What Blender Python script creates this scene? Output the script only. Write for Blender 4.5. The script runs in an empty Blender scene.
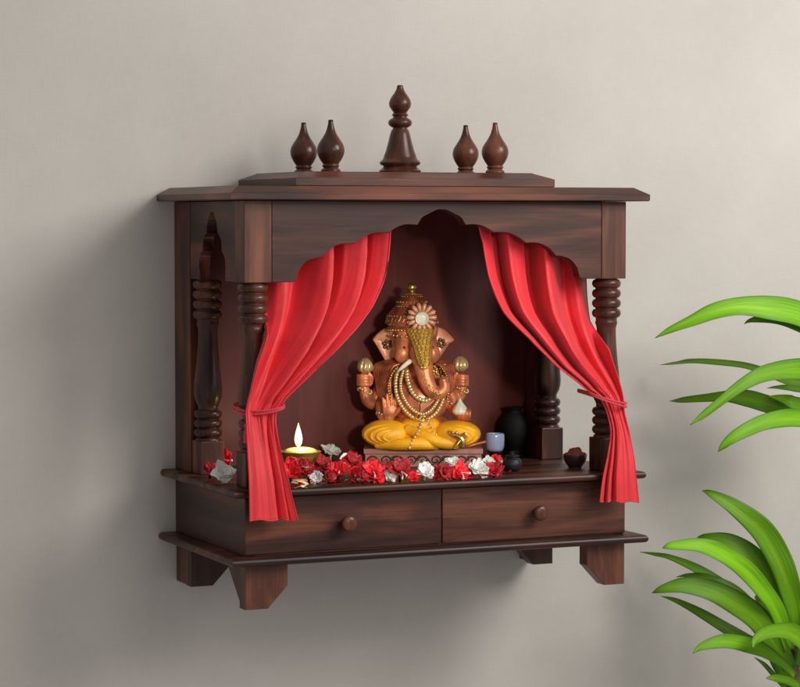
import bpy, bmesh, math, random
from mathutils import Vector, Matrix, noise
random.seed(7)
PI = math.pi
S = bpy.context.scene
COL = S.collection

# ------------------------------------------------------------------ camera
F, CX, CY, CZ, YAW, PIT = 2388.6455, -1.3176, -3.1158, -0.0254, 0.4173, 0.0515
FW = Vector((math.sin(YAW)*math.cos(PIT), math.cos(YAW)*math.cos(PIT), -math.sin(PIT)))
RT = Vector((math.cos(YAW), -math.sin(YAW), 0))
UP = RT.cross(FW)
CAM = Vector((CX, CY, CZ))
cd = bpy.data.cameras.new('camera'); cam = bpy.data.objects.new('camera', cd); COL.objects.link(cam)
M = Matrix((RT, UP, -FW)).transposed().to_4x4(); M.translation = CAM
cam.matrix_world = M
cd.sensor_width = 36; cd.lens = F/800*36; cd.clip_end = 100; cd.clip_start = .05
S.camera = cam

def P(px, py, Y):
    d = FW + RT*(px-400)/F + UP*(343.5-py)/F
    t = (Y-CY)/d.y
    return CAM + d*t
def PZ(px, py, Z):
    d = FW + RT*(px-400)/F + UP*(343.5-py)/F
    return CAM + d*((Z-CZ)/d.z)

# ------------------------------------------------------------------ helpers
def tag(o, label=None, cat=None, group=None, kind=None):
    if label: o['label'] = label
    if cat: o['category'] = cat
    if group: o['group'] = group
    if kind: o['kind'] = kind
    return o
def empty(name, loc, rz=0):
    o = bpy.data.objects.new(name, None); COL.objects.link(o)
    o.empty_display_size = .02
    o.location = loc; o.rotation_euler = (0, 0, rz)
    return o
def obj(name, bm, mat, parent=None, smooth=False, auto=None):
    bmesh.ops.recalc_face_normals(bm, faces=bm.faces)
    me = bpy.data.meshes.new(name); bm.to_mesh(me); bm.free()
    for m in (mat if isinstance(mat, (list, tuple)) else [mat]): me.materials.append(m)
    if smooth:
        me.polygons.foreach_set('use_smooth', [True]*len(me.polygons))
        if auto: me.set_sharp_from_angle(angle=math.radians(auto))
    o = bpy.data.objects.new(name, me); COL.objects.link(o)
    if parent: o.parent = parent
    return o
def bx(bm, x0, x1, y0, y1, z0, z1, bev=.0008, seg=2):
    r = bmesh.ops.create_cube(bm, size=1)
    vs = r['verts']
    for v in vs:
        v.co = Vector(((x0+x1)/2+v.co.x*(x1-x0), (y0+y1)/2+v.co.y*(y1-y0), (z0+z1)/2+v.co.z*(z1-z0)))
    if bev > 0:
        es = list({e for v in vs for e in v.link_edges})
        bmesh.ops.bevel(bm, geom=es, offset=bev, segments=seg, affect='EDGES', profile=.5)
def box(name, x0, x1, y0, y1, z0, z1, mat, parent, bev=.0008):
    bm = bmesh.new(); bx(bm, x0, x1, y0, y1, z0, z1, bev); return obj(name, bm, mat, parent)
def prism(name, pts, axis, a, b, mat, parent, bev=.0007, bm=None):
    """polygon pts in (u,v); axis 'y': (x,z) extruded y=a..b ; axis 'x': (y,z) extruded x=a..b"""
    own = bm is None
    if own: bm = bmesh.new()
    f = (lambda u, v, w: (u, w, v)) if axis == 'y' else (lambda u, v, w: (w, u, v))
    A = [bm.verts.new(f(u, v, a)) for u, v in pts]; B = [bm.verts.new(f(u, v, b)) for u, v in pts]
    fa = bm.faces.new(A); fb = bm.faces.new(B[::-1])
    n = len(pts)
    for i in range(n): bm.faces.new((A[i], A[(i+1) % n], B[(i+1) % n], B[i]))
    if bev > 0:
        es = list(set(list(fa.edges)+list(fb.edges)))
        bmesh.ops.bevel(bm, geom=es, offset=bev, segments=2, affect='EDGES', profile=.5, clamp_overlap=True)
    bmesh.ops.triangulate(bm, faces=[f_ for f_ in bm.faces if len(f_.verts) > 4])
    if own: return obj(name, bm, mat, parent)
def lathe(bm, prof, c=(0, 0, 0), n=40, M4=None):
    """prof: (r,z) list"""
    rings = []
    for r, z in prof:
        rings.append([bm.verts.new((c[0]+r*math.cos(2*PI*k/n), c[1]+r*math.sin(2*PI*k/n), c[2]+z)) for k in range(n)])
    fs = []
    for i in range(len(rings)-1):
        for k in range(n):
            fs.append(bm.faces.new((rings[i][k], rings[i][(k+1) % n], rings[i+1][(k+1) % n], rings[i+1][k])))
    fs.append(bm.faces.new(rings[0][::-1])); fs.append(bm.faces.new(rings[-1]))
    vs = [v for r in rings for v in r]
    if M4 is not None: bmesh.ops.transform(bm, matrix=M4, verts=vs)
    return vs
def crv(pts, n):
    """catmull-rom resample of tuples"""
    out = []
    m = len(pts)-1
    for k in range(n+1):
        t = k/n*m; i = min(int(t), m-1); f = t-i
        p = [pts[max(0, min(m, i+j))] for j in (-1, 0, 1, 2)]
        out.append(tuple(.5*((2*p[1][d])+(-p[0][d]+p[2][d])*f+(2*p[0][d]-5*p[1][d]+4*p[2][d]-p[3][d])*f*f
                    +(-p[0][d]+3*p[1][d]-3*p[2][d]+p[3][d])*f**3) for d in range(len(p[0]))))
    return out
def tube(bm, pts, rad, n=10, flat=1.0):
    pts = [Vector(p) for p in pts]
    rings = []
    prev = None
    for i, p in enumerate(pts):
        t = (pts[min(i+1, len(pts)-1)]-pts[max(i-1, 0)])
        if t.length < 1e-9: t = Vector((0, 0, 1))
        t.normalize()
        if prev is None:
            a = Vector((0, 0, 1)) if abs(t.z) < .9 else Vector((1, 0, 0))
            u = t.cross(a).normalized()
        else:
            u = (prev-t*prev.dot(t)).normalized()
        prev = u; w = t.cross(u)
        r = rad[i] if isinstance(rad, (list, tuple)) else rad
        rings.append([bm.verts.new(p+u*math.cos(2*PI*k/n)*r+w*math.sin(2*PI*k/n)*r*flat) for k in range(n)])
    for i in range(len(rings)-1):
        for k in range(n):
            bm.faces.new((rings[i][k], rings[i][(k+1) % n], rings[i+1][(k+1) % n], rings[i+1][k]))
    bm.faces.new(rings[0][::-1]); bm.faces.new(rings[-1])
def ell(bm, c, r, rot=None, seg=20, ring=14):
    q = bmesh.ops.create_uvsphere(bm, u_segments=seg, v_segments=ring, radius=1)
    m = Matrix.Translation(c) @ (rot.to_4x4() if rot is not None else Matrix.Identity(4)) @ Matrix.Diagonal((r[0], r[1], r[2], 1))
    bmesh.ops.transform(bm, matrix=m, verts=q['verts'])
    return q['verts']

# ------------------------------------------------------------------ materials
def newmat(name):
    m = bpy.data.materials.new(name); m.use_nodes = True
    nt = m.node_tree; b = nt.nodes['Principled BSDF']
    return m, nt, b
def N(nt, typ, **kw):
    n = nt.nodes.new(typ)
    for k, v in kw.items():
        if k in n.inputs: n.inputs[k].default_value = v
        else: setattr(n, k, v)
    return n
def ramp(nt, stops):
    r = nt.nodes.new('ShaderNodeValToRGB')
    e = r.color_ramp.elements
    while len(e) < len(stops): e.new(.5)
    for i, (p, c) in enumerate(stops): e[i].position = p; e[i].color = (*c, 1)
    return r
def wood(name, axis, seed, dark=(.020, .0064, .0042), mid=(.060, .0175, .0100), lite=(.190, .055, .026), rough=.38):
    m, nt, b = newmat(name); L = nt.links.new
    tc = N(nt, 'ShaderNodeTexCoord')
    mp = N(nt, 'ShaderNodeMapping')
    sc = {'x': (3.4, 17, 17), 'z': (17, 17, 3.4), 'y': (17, 3.4, 17)}[axis]
    mp.inputs['Scale'].default_value = sc; mp.inputs['Location'].default_value = (seed*1.7, seed*2.3, seed*.9)
    L(tc.outputs['Object'], mp.inputs['Vector'])
    n1 = N(nt, 'ShaderNodeTexNoise', Scale=1.0, Detail=4, Roughness=.48, Distortion=1.1)
    L(mp.outputs[0], n1.inputs['Vector'])
    # fine pores along the grain
    mp2 = N(nt, 'ShaderNodeMapping'); k = {'x': (14, 420, 420), 'z': (420, 420, 14), 'y': (420, 14, 420)}[axis]
    mp2.inputs['Scale'].default_value = k; L(tc.outputs['Object'], mp2.inputs['Vector'])
    n2 = N(nt, 'ShaderNodeTexNoise', Scale=1.0, Detail=3, Roughness=.7); L(mp2.outputs[0], n2.inputs['Vector'])
    # growth rings warped
    mp3 = N(nt, 'ShaderNodeMapping'); k = {'x': (4, 55, 55), 'z': (55, 55, 4), 'y': (55, 4, 55)}[axis]
    mp3.inputs['Scale'].default_value = k; mp3.inputs['Location'].default_value = (seed, -seed, seed*3); L(tc.outputs['Object'], mp3.inputs['Vector'])
    n3 = N(nt, 'ShaderNodeTexNoise', Scale=1.0, Detail=5, Roughness=.6, Distortion=1.2); L(mp3.outputs[0], n3.inputs['Vector'])
    a = N(nt, 'ShaderNodeMath', operation='MULTIPLY'); a.inputs[1].default_value = .66; L(n1.outputs[0], a.inputs[0])
    a2 = N(nt, 'ShaderNodeMath', operation='MULTIPLY_ADD'); a2.inputs[1].default_value = .21; L(n3.outputs[0], a2.inputs[0]); L(a.outputs[0], a2.inputs[2])
    a3 = N(nt, 'ShaderNodeMath', operation='MULTIPLY_ADD'); a3.inputs[1].default_value = .13; L(n2.outputs[0], a3.inputs[0]); L(a2.outputs[0], a3.inputs[2])
    r = ramp(nt, [(.38, dark), (.50, mid), (.64, lite)]); L(a3.outputs[0], r.inputs[0])
    L(r.outputs[0], b.inputs['Base Color'])
    rr = N(nt, 'ShaderNodeMapRange'); rr.inputs['To Min'].default_value = rough-.06; rr.inputs['To Max'].default_value = rough+.14
    L(n3.outputs[0], rr.inputs[0]); L(rr.outputs[0], b.inputs['Roughness'])
    bp = N(nt, 'ShaderNodeBump', Strength=.12, Distance=.0006); L(n2.outputs[0], bp.inputs['Height']); L(bp.outputs[0], b.inputs['Normal'])
    b.inputs['Specular IOR Level'].default_value = .29; b.inputs['Coat Weight'].default_value = .12; b.inputs['Coat Roughness'].default_value = .30
    return m
W_X = wood('walnut_along', 'x', 3.1)
W_X2 = wood('walnut_along_drawer', 'x', 8.4)
W_X3 = wood('walnut_along_drawer_right', 'x', 14.7, lite=(.16, .056, .030))
W_F = wood('walnut_frieze', 'x', 21.9, dark=(.026, .0098, .0066), mid=(.064, .0225, .0138), lite=(.150, .050, .028))
W_Y = wood('walnut_depth', 'y', 5.3)
W_Z = wood('walnut_upright', 'z', 1.3)
W_Z2 = wood('walnut_upright_pale', 'z', 9.3, dark=(.040, .013, .009), mid=(.100, .033, .019), lite=(.22, .075, .040))
W_B = wood('walnut_back', 'z', 6.2, dark=(.095, .019, .015), mid=(.118, .025, .020), lite=(.140, .032, .026), rough=.34)
W_T = wood('walnut_turned', 'z', 4.4, dark=(.014, .007, .0055), mid=(.068, .0235, .0145), lite=(.18, .058, .030), rough=.24)

def plain(name, col, rough=.5, metal=0, var=.15, scale=60, bump=0, bscale=200, spec=None, coat=0, sheen=0, vardet=3):
    m, nt, b = newmat(name); L = nt.links.new
    tc = N(nt, 'ShaderNodeTexCoord')
    n = N(nt, 'ShaderNodeTexNoise', Scale=scale, Detail=vardet); L(tc.outputs['Object'], n.inputs['Vector'])
    r = ramp(nt, [(.3, tuple(c*(1-var) for c in col)), (.7, tuple(min(1, c*(1+var)) for c in col))])
    L(n.outputs[0], r.inputs[0]); L(r.outputs[0], b.inputs['Base Color'])
    b.inputs['Roughness'].default_value = rough; b.inputs['Metallic'].default_value = metal
    if spec is not None: b.inputs['Specular IOR Level'].default_value = spec
    b.inputs['Coat Weight'].default_value = coat
    if sheen:
        b.inputs['Sheen Weight'].default_value = sheen; b.inputs['Sheen Roughness'].default_value = .35
        b.inputs['Sheen Tint'].default_value = (1, .6, .6, 1)
    if bump:
        n2 = N(nt, 'ShaderNodeTexNoise', Scale=bscale, Detail=2); L(tc.outputs['Object'], n2.inputs['Vector'])
        bp = N(nt, 'ShaderNodeBump', Strength=bump, Distance=.0008); L(n2.outputs[0], bp.inputs['Height']); L(bp.outputs[0], b.inputs['Normal'])
    return m
CLOTH = plain('red_velvet', (.74, .026, .036), .44, var=.08, scale=35, bump=.6, bscale=1300, spec=.42, sheen=.5)
CORD = plain('cord_red', (.62, .04, .055), .6, var=.2, scale=600, bump=.3, bscale=1500, sheen=.3)
COPPER = plain('painted_copper', (.58, .185, .075), .42, metal=.35, var=.50, scale=60, bump=.3, bscale=260, coat=.04)
COPPER2 = plain('painted_copper_pale', (.70, .31, .17), .42, metal=.15, var=.28, scale=90, bump=.1, bscale=350, coat=.15)
COPPERD = plain('painted_copper_dark', (.34, .085, .035), .38, metal=.35, var=.5, scale=90, bump=.1, bscale=300, coat=.2)
TERRA = plain('pink_clay', (.42, .19, .15), .5, var=.15, scale=80, bump=.15, bscale=400)
TERRAD = plain('recess_shade_clay', (.07, .03, .022), .6, var=.3, scale=200)
SAFF = plain('saffron_paint', (.88, .40, .008), .50, var=.22, scale=45, bump=.25, bscale=260, coat=.04)
GOLD = plain('antique_gold', (.62, .40, .13), .28, metal=.85, var=.35, scale=300)
PEARL = plain('gold_bead', (.70, .52, .24), .25, metal=.6, var=.2, scale=500, coat=.5)
GOLDD = plain('gold_dark', (.10, .06, .025), .4, metal=.5, var=.4, scale=300)
GOLDB = plain('gold_ground', (.52, .30, .03), .4, metal=.4, var=.35, scale=300)
IVORY = plain('ivory', (.72, .70, .52), .35, var=.15, scale=200, coat=.3)
BRASS = plain('brass', (.80, .62, .12), .30, metal=.8, var=.12, scale=60)
WAX = plain('wax', (.70, .62, .25), .4, var=.1, scale=80)
REDP = plain('red_petal', (.86, .012, .022), .48, var=.25, scale=90, bump=.12, bscale=300, spec=.4)
REDD = plain('deep_red_petal', (.40, .008, .014), .48, var=.35, scale=90, bump=.12, bscale=300, spec=.4)
WHTP = plain('white_petal', (.88, .87, .83), .55, var=.06, scale=120, bump=.1, bscale=300)
GREYP = plain('grey_petal', (.70, .70, .63), .55, var=.12, scale=120, bump=.1, bscale=300)
BLUE = plain('pale_blue_glaze', (.36, .42, .62), .22, var=.06, scale=60, coat=.5)
DARKM = plain('dark_iron', (.012, .012, .015), .5, metal=.3, var=.3, scale=80)
BOWLM = plain('dark_bowl', (.035, .016, .012), .35, var=.3, scale=80, coat=.3)
URNM = plain('urn_shade_black', (.0045, .0035, .0035), .75, var=.3, scale=80, spec=.25)  # near-black albedo puts the dim silhouette's shade into the urn's colour
POWD = plain('rust_powder', (.28, .055, .035), .9, var=.35, scale=400, bump=.8, bscale=600)
STEMM = plain('white_stem', (.75, .72, .66), .4, var=.08)

def mat_flame():
    m, nt, b = newmat('flame')
    b.inputs['Base Color'].default_value = (1, .9, .6, 1)
    tc = nt.nodes.new('ShaderNodeTexCoord'); sx = nt.nodes.new('ShaderNodeSeparateXYZ'); nt.links.new(tc.outputs['Generated'], sx.inputs[0])
    r = ramp(nt, [(0, (.9, .35, .06)), (.16, (1, .74, .30)), (.45, (1, .93, .66)), (.75, (1, .82, .40)), (1.0, (1, .50, .12))]); nt.links.new(sx.outputs[2], r.inputs[0])
    nt.links.new(r.outputs[0], b.inputs['Emission Color']); b.inputs['Emission Strength'].default_value = 1.25
    return m
FLAME = mat_flame()

def mat_leaf():
    m, nt, b = newmat('leaf_green'); L = nt.links.new
    uv = N(nt, 'ShaderNodeUVMap', uv_map='uv')
    sx = N(nt, 'ShaderNodeSeparateXYZ'); L(uv.outputs[0], sx.inputs[0])
    mp = N(nt, 'ShaderNodeMapping'); mp.inputs['Scale'].default_value = (26, .9, 1); L(uv.outputs[0], mp.inputs['Vector'])
    oi = N(nt, 'ShaderNodeObjectInfo')
    ad = N(nt, 'ShaderNodeVectorMath', operation='ADD'); L(mp.outputs[0], ad.inputs[0])
    cb = N(nt, 'ShaderNodeCombineXYZ'); mm = N(nt, 'ShaderNodeMath', operation='MULTIPLY'); mm.inputs[1].default_value = 37
    L(oi.outputs['Random'], mm.inputs[0]); L(mm.outputs[0], cb.inputs[0]); L(mm.outputs[0], cb.inputs[1]); L(cb.outputs[0], ad.inputs[1])
    n = N(nt, 'ShaderNodeTexNoise', Scale=1.2, Detail=3, Roughness=.6); L(ad.outputs[0], n.inputs['Vector'])
    r = ramp(nt, [(.25, (.15, .40, .004)), (.52, (.25, .58, .008)), (.80, (.42, .76, .02))]); L(n.outputs[0], r.inputs[0])
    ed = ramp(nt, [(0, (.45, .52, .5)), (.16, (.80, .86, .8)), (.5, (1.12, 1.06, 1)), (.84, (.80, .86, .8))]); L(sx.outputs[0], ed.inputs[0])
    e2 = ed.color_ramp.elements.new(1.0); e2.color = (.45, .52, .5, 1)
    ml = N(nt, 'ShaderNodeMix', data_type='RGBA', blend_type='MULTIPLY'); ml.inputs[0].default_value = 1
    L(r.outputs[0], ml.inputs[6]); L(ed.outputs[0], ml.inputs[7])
    tipn = N(nt, 'ShaderNodeTexNoise', Scale=9, Detail=2); L(uv.outputs[0], tipn.inputs['Vector'])
    ta = N(nt, 'ShaderNodeMath', operation='MULTIPLY_ADD'); ta.inputs[1].default_value = -.10; L(tipn.outputs[0], ta.inputs[0]); L(sx.outputs[1], ta.inputs[2])
    tr_ = ramp(nt, [(0, (1, 1, 1)), (.035, (0, 0, 0))]); L(ta.outputs[0], tr_.inputs[0])
    mt = N(nt, 'ShaderNodeMix', data_type='RGBA'); L(tr_.outputs[0], mt.inputs[0]); L(ml.outputs[2], mt.inputs[6]); mt.inputs[7].default_value = (.16, .08, .02, 1)
    hs = N(nt, 'ShaderNodeHueSaturation'); L(mt.outputs[2], hs.inputs['Color'])
    at = N(nt, 'ShaderNodeAttribute', attribute_type='OBJECT', attribute_name='leaf_tone'); L(at.outputs['Fac'], hs.inputs['Value'])
    L(hs.outputs[0], b.inputs['Base Color'])
    b.inputs['Roughness'].default_value = .40; b.inputs['Specular IOR Level'].default_value = .4
    w = N(nt, 'ShaderNodeTexWave', Scale=1.0); mp2 = N(nt, 'ShaderNodeMapping'); mp2.inputs['Scale'].default_value = (9, 0, 0)
    L(uv.outputs[0], mp2.inputs['Vector']); L(mp2.outputs[0], w.inputs['Vector'])
    bp = N(nt, 'ShaderNodeBump', Strength=.25, Distance=.0008); L(w.outputs[1], bp.inputs['Height']); L(bp.outputs[0], b.inputs['Normal'])
    tr = N(nt, 'ShaderNodeBsdfTranslucent'); L(hs.outputs[0], tr.inputs[0])
    mx = N(nt, 'ShaderNodeMixShader'); mx.inputs[0].default_value = .30
    L(b.outputs[0], mx.inputs[1]); L(tr.outputs[0], mx.inputs[2]); L(mx.outputs[0], nt.nodes['Material Output'].inputs[0])
    return m
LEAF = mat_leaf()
BARK = plain('stem_bark', (.13, .10, .04), .7, var=.4, scale=90, bump=.8, bscale=200)

def mat_wall():
    m, nt, b = newmat('wall_plaster'); L = nt.links.new
    tc = N(nt, 'ShaderNodeTexCoord')
    n = N(nt, 'ShaderNodeTexNoise', Scale=2.2, Detail=5, Roughness=.6); L(tc.outputs['Object'], n.inputs['Vector'])
    # woven hair-line texture: two stretched noises
    def st(s):
        mp = N(nt, 'ShaderNodeMapping'); mp.inputs['Scale'].default_value = s; L(tc.outputs['Object'], mp.inputs['Vector'])
        q = N(nt, 'ShaderNodeTexNoise', Scale=1, Detail=2, Roughness=.6); L(mp.outputs[0], q.inputs['Vector']); return q
    a = st((40, 40, 520)); c = st((520, 40, 40))
    s = N(nt, 'ShaderNodeMath', operation='ADD'); L(a.outputs[0], s.inputs[0]); L(c.outputs[0], s.inputs[1])
    k = N(nt, 'ShaderNodeMath', operation='MULTIPLY_ADD'); k.inputs[1].default_value = .24; L(s.outputs[0], k.inputs[0]); L(n.outputs[0], k.inputs[2])
    r = ramp(nt, [(.52, (.495, .459, .416)), (1.10, (.610, .570, .522))]); r.color_ramp.elements[1].position = 1.0; L(k.outputs[0], r.inputs[0])
    L(r.outputs[0], b.inputs['Base Color']); b.inputs['Roughness'].default_value = .75
    b.inputs['Specular IOR Level'].default_value = .25
    bp = N(nt, 'ShaderNodeBump', Strength=.22, Distance=.0007); L(s.outputs[0], bp.inputs['Height']); L(bp.outputs[0], b.inputs['Normal'])
    return m

# ------------------------------------------------------------------ wall
bm = bmesh.new(); bx(bm, -4, 4, .0, .12, -1.6, 2.2, 0)
wall = obj('wall', bm, mat_wall()); tag(wall, 'plain warm grey plastered wall', 'wall', kind='structure')

# ------------------------------------------------------------------ cabinet
ZS = -.3655; FY = -.277; CXW = .275
cab = empty('shrine_cabinet', (0, -.002, -.515))
tag(cab, 'dark walnut wall mounted shrine cabinet with scalloped arch, turned pillars and two drawers', 'shrine cabinet')
G = 'shrine'
def off(o):  # keep world coordinates under the cabinet empty
    o.location = (0, 0, .515); return o
def roof_slab(name, x, y0, y1, z0, z1, z2, ins, mat, mats):
    bm = bmesh.new()
    e = .0007
    lv = [(0+.0015, z0), (0, z0+.0012), (0, z1-e), (e, z1), (ins, z2-e), (ins+e, z2)]
    R = []
    for d, z in lv: R.append([bm.verts.new(p) for p in ((-x+d, y0+d, z), (x-d, y0+d, z), (x-d, y1-d*.4, z), (-x+d, y1-d*.4, z))])
    for i in range(len(R)-1):
        for k in range(4): bm.faces.new((R[i][k], R[i][(k+1) % 4], R[i+1][(k+1) % 4], R[i+1][k]))
    bm.faces.new(R[0][::-1]); bm.faces.new(R[-1])
    o = obj(name, bm, mats, cab); 
    for p in o.data.polygons:
        if abs(p.normal.x) > .3: p.material_index = 1
    return off(o)
roof_slab('roof', .300, -.298, -.001, .0003, .0095, .0185, .015, W_X, [W_X, W_Y])
roof_slab('roof_tier', .188, -.235, -.018, .0189, .0300, .0385, .022, W_F, [W_F, W_Y])

def finial_small(x, y, k):
    bm = bmesh.new()
    prof = [(.0118, 0), (.0122, .0018), (.0106, .0036), (.0092, .0050), (.0102, .0064), (.0106, .0078), (.0096, .0092), (.0104, .0108), (.0132, .0148),
            (.0160, .0205), (.0171, .0262), (.0161, .0322), (.0132, .0375), (.0102, .0420), (.0077, .0462), (.0057, .0505), (.0043, .0550), (.0034, .0590), (.0030, .0622), (.0034, .0632), (.0022, .0640)]
    prof = [(r*k, z*k) for r, z in crv(prof, 54)]
    lathe(bm, prof, (x, y, .0386)); return off(obj('finial', bm, W_T, cab, True, 50))
for x, y, k in ((-.12, -.09, 1.07), (-.12, -.187, 1.07), (.12, -.097, 1.07), (.12, -.19, 1.07)): finial_small(x, y, k)
bm = bmesh.new()
pf = [(.0255, 0), (.0262, .003), (.0225, .0065), (.0205, .0085)]
pf += [(.0212, .0098), (.0248, .0118), (.0256, .014), (.0240, .0166), (.0215, .0185), (.0205, .022)]
pf += [(.0178, .030), (.0150, .041), (.0126, .052), (.0110, .0575), (.0092, .0600), (.0090, .0612), (.0115, .0625), (.0142, .0650), (.0151, .068), (.0142, .071), (.0115, .0735), (.0088, .0750),
       (.0085, .0762), (.0098, .0775), (.0102, .079), (.0092, .0805), (.0080, .0815), (.0098, .084), (.0132, .0895), (.0140, .094), (.0130, .0985), (.0105, .1035), (.0074, .108), (.0050, .1125), (.0038, .1165), (.0040, .1180), (.0026, .1190)]
lathe(bm, [(r*1.09, z) for r, z in pf], (0, -.142, .0386), 48)
# facet the bell so it reads turned then carved
off(obj('spire_finial', bm, W_T, cab, True, 38))

# frieze with scallops ------------------------------------------------
half = [(.2075, -.1042), (.2045, -.1010), (.2020, -.0880)]
def arc(a, b, bulge, n=8):
    a = Vector(a); b = Vector(b); m = (a+b)/2; d = b-a; nrm = Vector((-d.y, d.x)).normalized()
    if nrm.y < 0: nrm = -nrm
    return [tuple(a.lerp(b, t)+nrm*bulge*4*t*(1-t)) for t in [i/n for i in range(1, n+1)]]
pts = [(.2075, -.104), (.2040, -.1015), (.2035, -.0950)]
pts += arc((.2035, -.0950), (.1690, -.0730), .0085)
pts += arc((.1690, -.0730), (.1235, -.0555), .0075)
pts += arc((.1235, -.0555), (.0760, -.0415), .0060)
pts += arc((.0760, -.0415), (.0345, -.0315), .0052)
pts += arc((.0345, -.0315), (.0170, -.0165), .0045, 5)
pts += arc((.0170, -.0165), (0, -.0100), .0012, 4)
right = pts
left = [(-x, z) for x, z in pts[::-1]][1:]
PX = .2375
outline = [(PX, -.0003), (PX, -.104)] + right + left + [(-PX, -.104), (-PX, -.0003)]
bm = bmesh.new()
def fill_panel(outline, axis, a, b):
    prism('x', outline, axis, a, b, None, None, .0009, bm)
fill_panel(outline, 'y', FY+.0004, FY+.018)
off(obj('frieze', bm, W_F, cab))
for s in (-1, 1):
    x0, x1 = sorted((s*.2378, s*CXW))
    off(box('corner_post', x0, x1, FY, FY+.034, -.1042, -.0003, W_Z2, cab))
# side valances + rear boards
sv = [(0.047, -.104), (.047, -.100)]
def side_arch():
    c = -.153
    r = [(.050, -.104), (.050, -.092)] + arc((.050, -.092), (.036, -.066), .0085, 8) + arc((.036, -.066), (.021, -.043), .0085, 8) + arc((.021, -.043), (.0, -.013), .006, 8)
    l = [(-u, z) for u, z in r[::-1]][1:]
    return [(c+u, z) for u, z in r[::1]], [(c+u, z) for u, z in l]
ra, la = side_arch()
yo = (-.2425, -.0655)
outl = [(yo[1], -.0003), (yo[1], -.104)] + ra + la + [(yo[0], -.104), (yo[0], -.0003)]
for s in (-1, 1):
    a, b = sorted((s*(CXW-.0008), s*(CXW-.016)))
    bm = bmesh.new(); fill_panel(outl, 'x', a, b); off(obj('side_valance', bm, W_Y, cab))
    a, b = sorted((s*CXW, s*(CXW-.017)))
    off(box('rear_post', a, b, -.065, -.001, ZS+.0002, -.0003, W_Z, cab))
off(box('back_panel', -CXW+.0173, CXW-.0173, -.012, -.001, ZS+.0002, -.0003, W_B, cab))
# pillars --------------------------------------------------------------
def pillar(x, y):
    pr = [(.0165, 0), (.0165, -.0004)]
    z = -.0006
    prof = [(.0150, z)]
    for k in range(4):
        c = z-.0066-k*.0134
        prof += [(.0150, c+.0060), (.0178, c+.0050), (.0195, c+.0022), (.0197, c), (.0193, c-.0024), (.0176, c-.0050), (.0150, c-.0062)]
    prof += [(.0142, -.0560), (.0148, -.0585), (.0152, -.0610), (.0140, -.0640), (.0131, -.0680), (.0133, -.080), (.0142, -.096), (.0158, -.113), (.0176, -.129), (.0190, -.142), (.0194, -.150),
             (.0188, -.157), (.0168, -.1640), (.0142, -.1690), (.0134, -.1720), (.0137, -.1745)]
    for k in range(3):
        c = -.1810-k*.0125
        prof += [(.0146, c+.0060), (.0172, c+.0048), (.0188, c+.002), (.0190, c), (.0186, c-.002), (.0170, c-.0048), (.0146, c-.0060)]
    prof += [(.0165, -.2135), (.0172, -.2150), (.0172, -.2164)]
    bm = bmesh.new(); lathe(bm, prof[::-1], (x, y, -.104), 40)
    sh = off(obj('pillar', bm, W_T, cab, True, 40))
    b = box('pillar_block', x-.017, x+.017, y-.017, y+.017, ZS+.0002, -.3206, W_Z, sh, .0012)
    return sh
for s in (-1, 1):
    pillar(s*.2562, -.257); pillar(s*.2562, -.0835)
# ledges with bullnose ----------------------------------------------------
def ledge(name, zc, th, x, y, mats):
    bm = bmesh.new()
    r = th/2; R = []
    for k in range(9):
        a = -PI/2+PI*k/8
        d = -r*math.cos(a)+r; z = zc+r*math.sin(a)
        R.append([bm.verts.new(p) for p in ((-x+d, y+d, z), (x-d, y+d, z), (x-d, -.001, z), (-x+d, -.001, z))])
    for i in range(8):
        for k in range(4): bm.faces.new((R[i][k], R[i][(k+1) % 4], R[i+1][(k+1) % 4], R[i+1][k]))
    bm.faces.new(R[0][::-1]); bm.faces.new(R[-1])
    return off(obj(name, bm, mats, cab, True, 35))
ledge('shelf', -.3705, .0100, .2965, -.298, W_X)
ledge('base_ledge', -.4576, .0105, .300, -.299, W_X2)
# drawer case
zc0, zc1 = -.4521, -.3757
for s in (-1, 1):
    a, b = sorted((s*CXW, s*(CXW-.014)))
    off(box('case_side', a, b, FY+.0025, -.001, zc0, zc1, W_Y, cab))
off(box('case_back', -CXW+.0143, CXW-.0143, -.012, -.001, zc0, zc1, W_X, cab))
off(box('case_divider', -.006, .006, FY+.020, -.0125, zc0, zc1, W_Y, cab))
for s, m in ((-1, W_X2), (1, W_X3)):
    a, b = sorted((s*.0012, s*CXW))
    d = off(box('drawer', a, b, FY-.0006, FY+.0165 if False else FY+.0023, zc0+.0022, zc1-.0022, m, cab, .0007))
    bm = bmesh.new()
    kp = [(.0052, 0), (.0050, .003), (.0046, .006), (.0056, .0085), (.0084, .0105), (.0102, .0135), (.0105, .016), (.0096, .0185), (.0066, .0203), (.002, .0209)]
    lathe(bm, crv(kp, 24), (0, 0, 0), 32, Matrix.Translation((s*.1385, FY-.0004, -.4149)) @ Matrix.Rotation(PI/2, 4, 'X'))
    obj('knob', bm, W_T, d, True, 60)
off(box('drawer_rail', -CXW+.0143, CXW-.0143, FY+.0026, FY+.0190, zc0, zc1, W_X, cab, 0))
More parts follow.
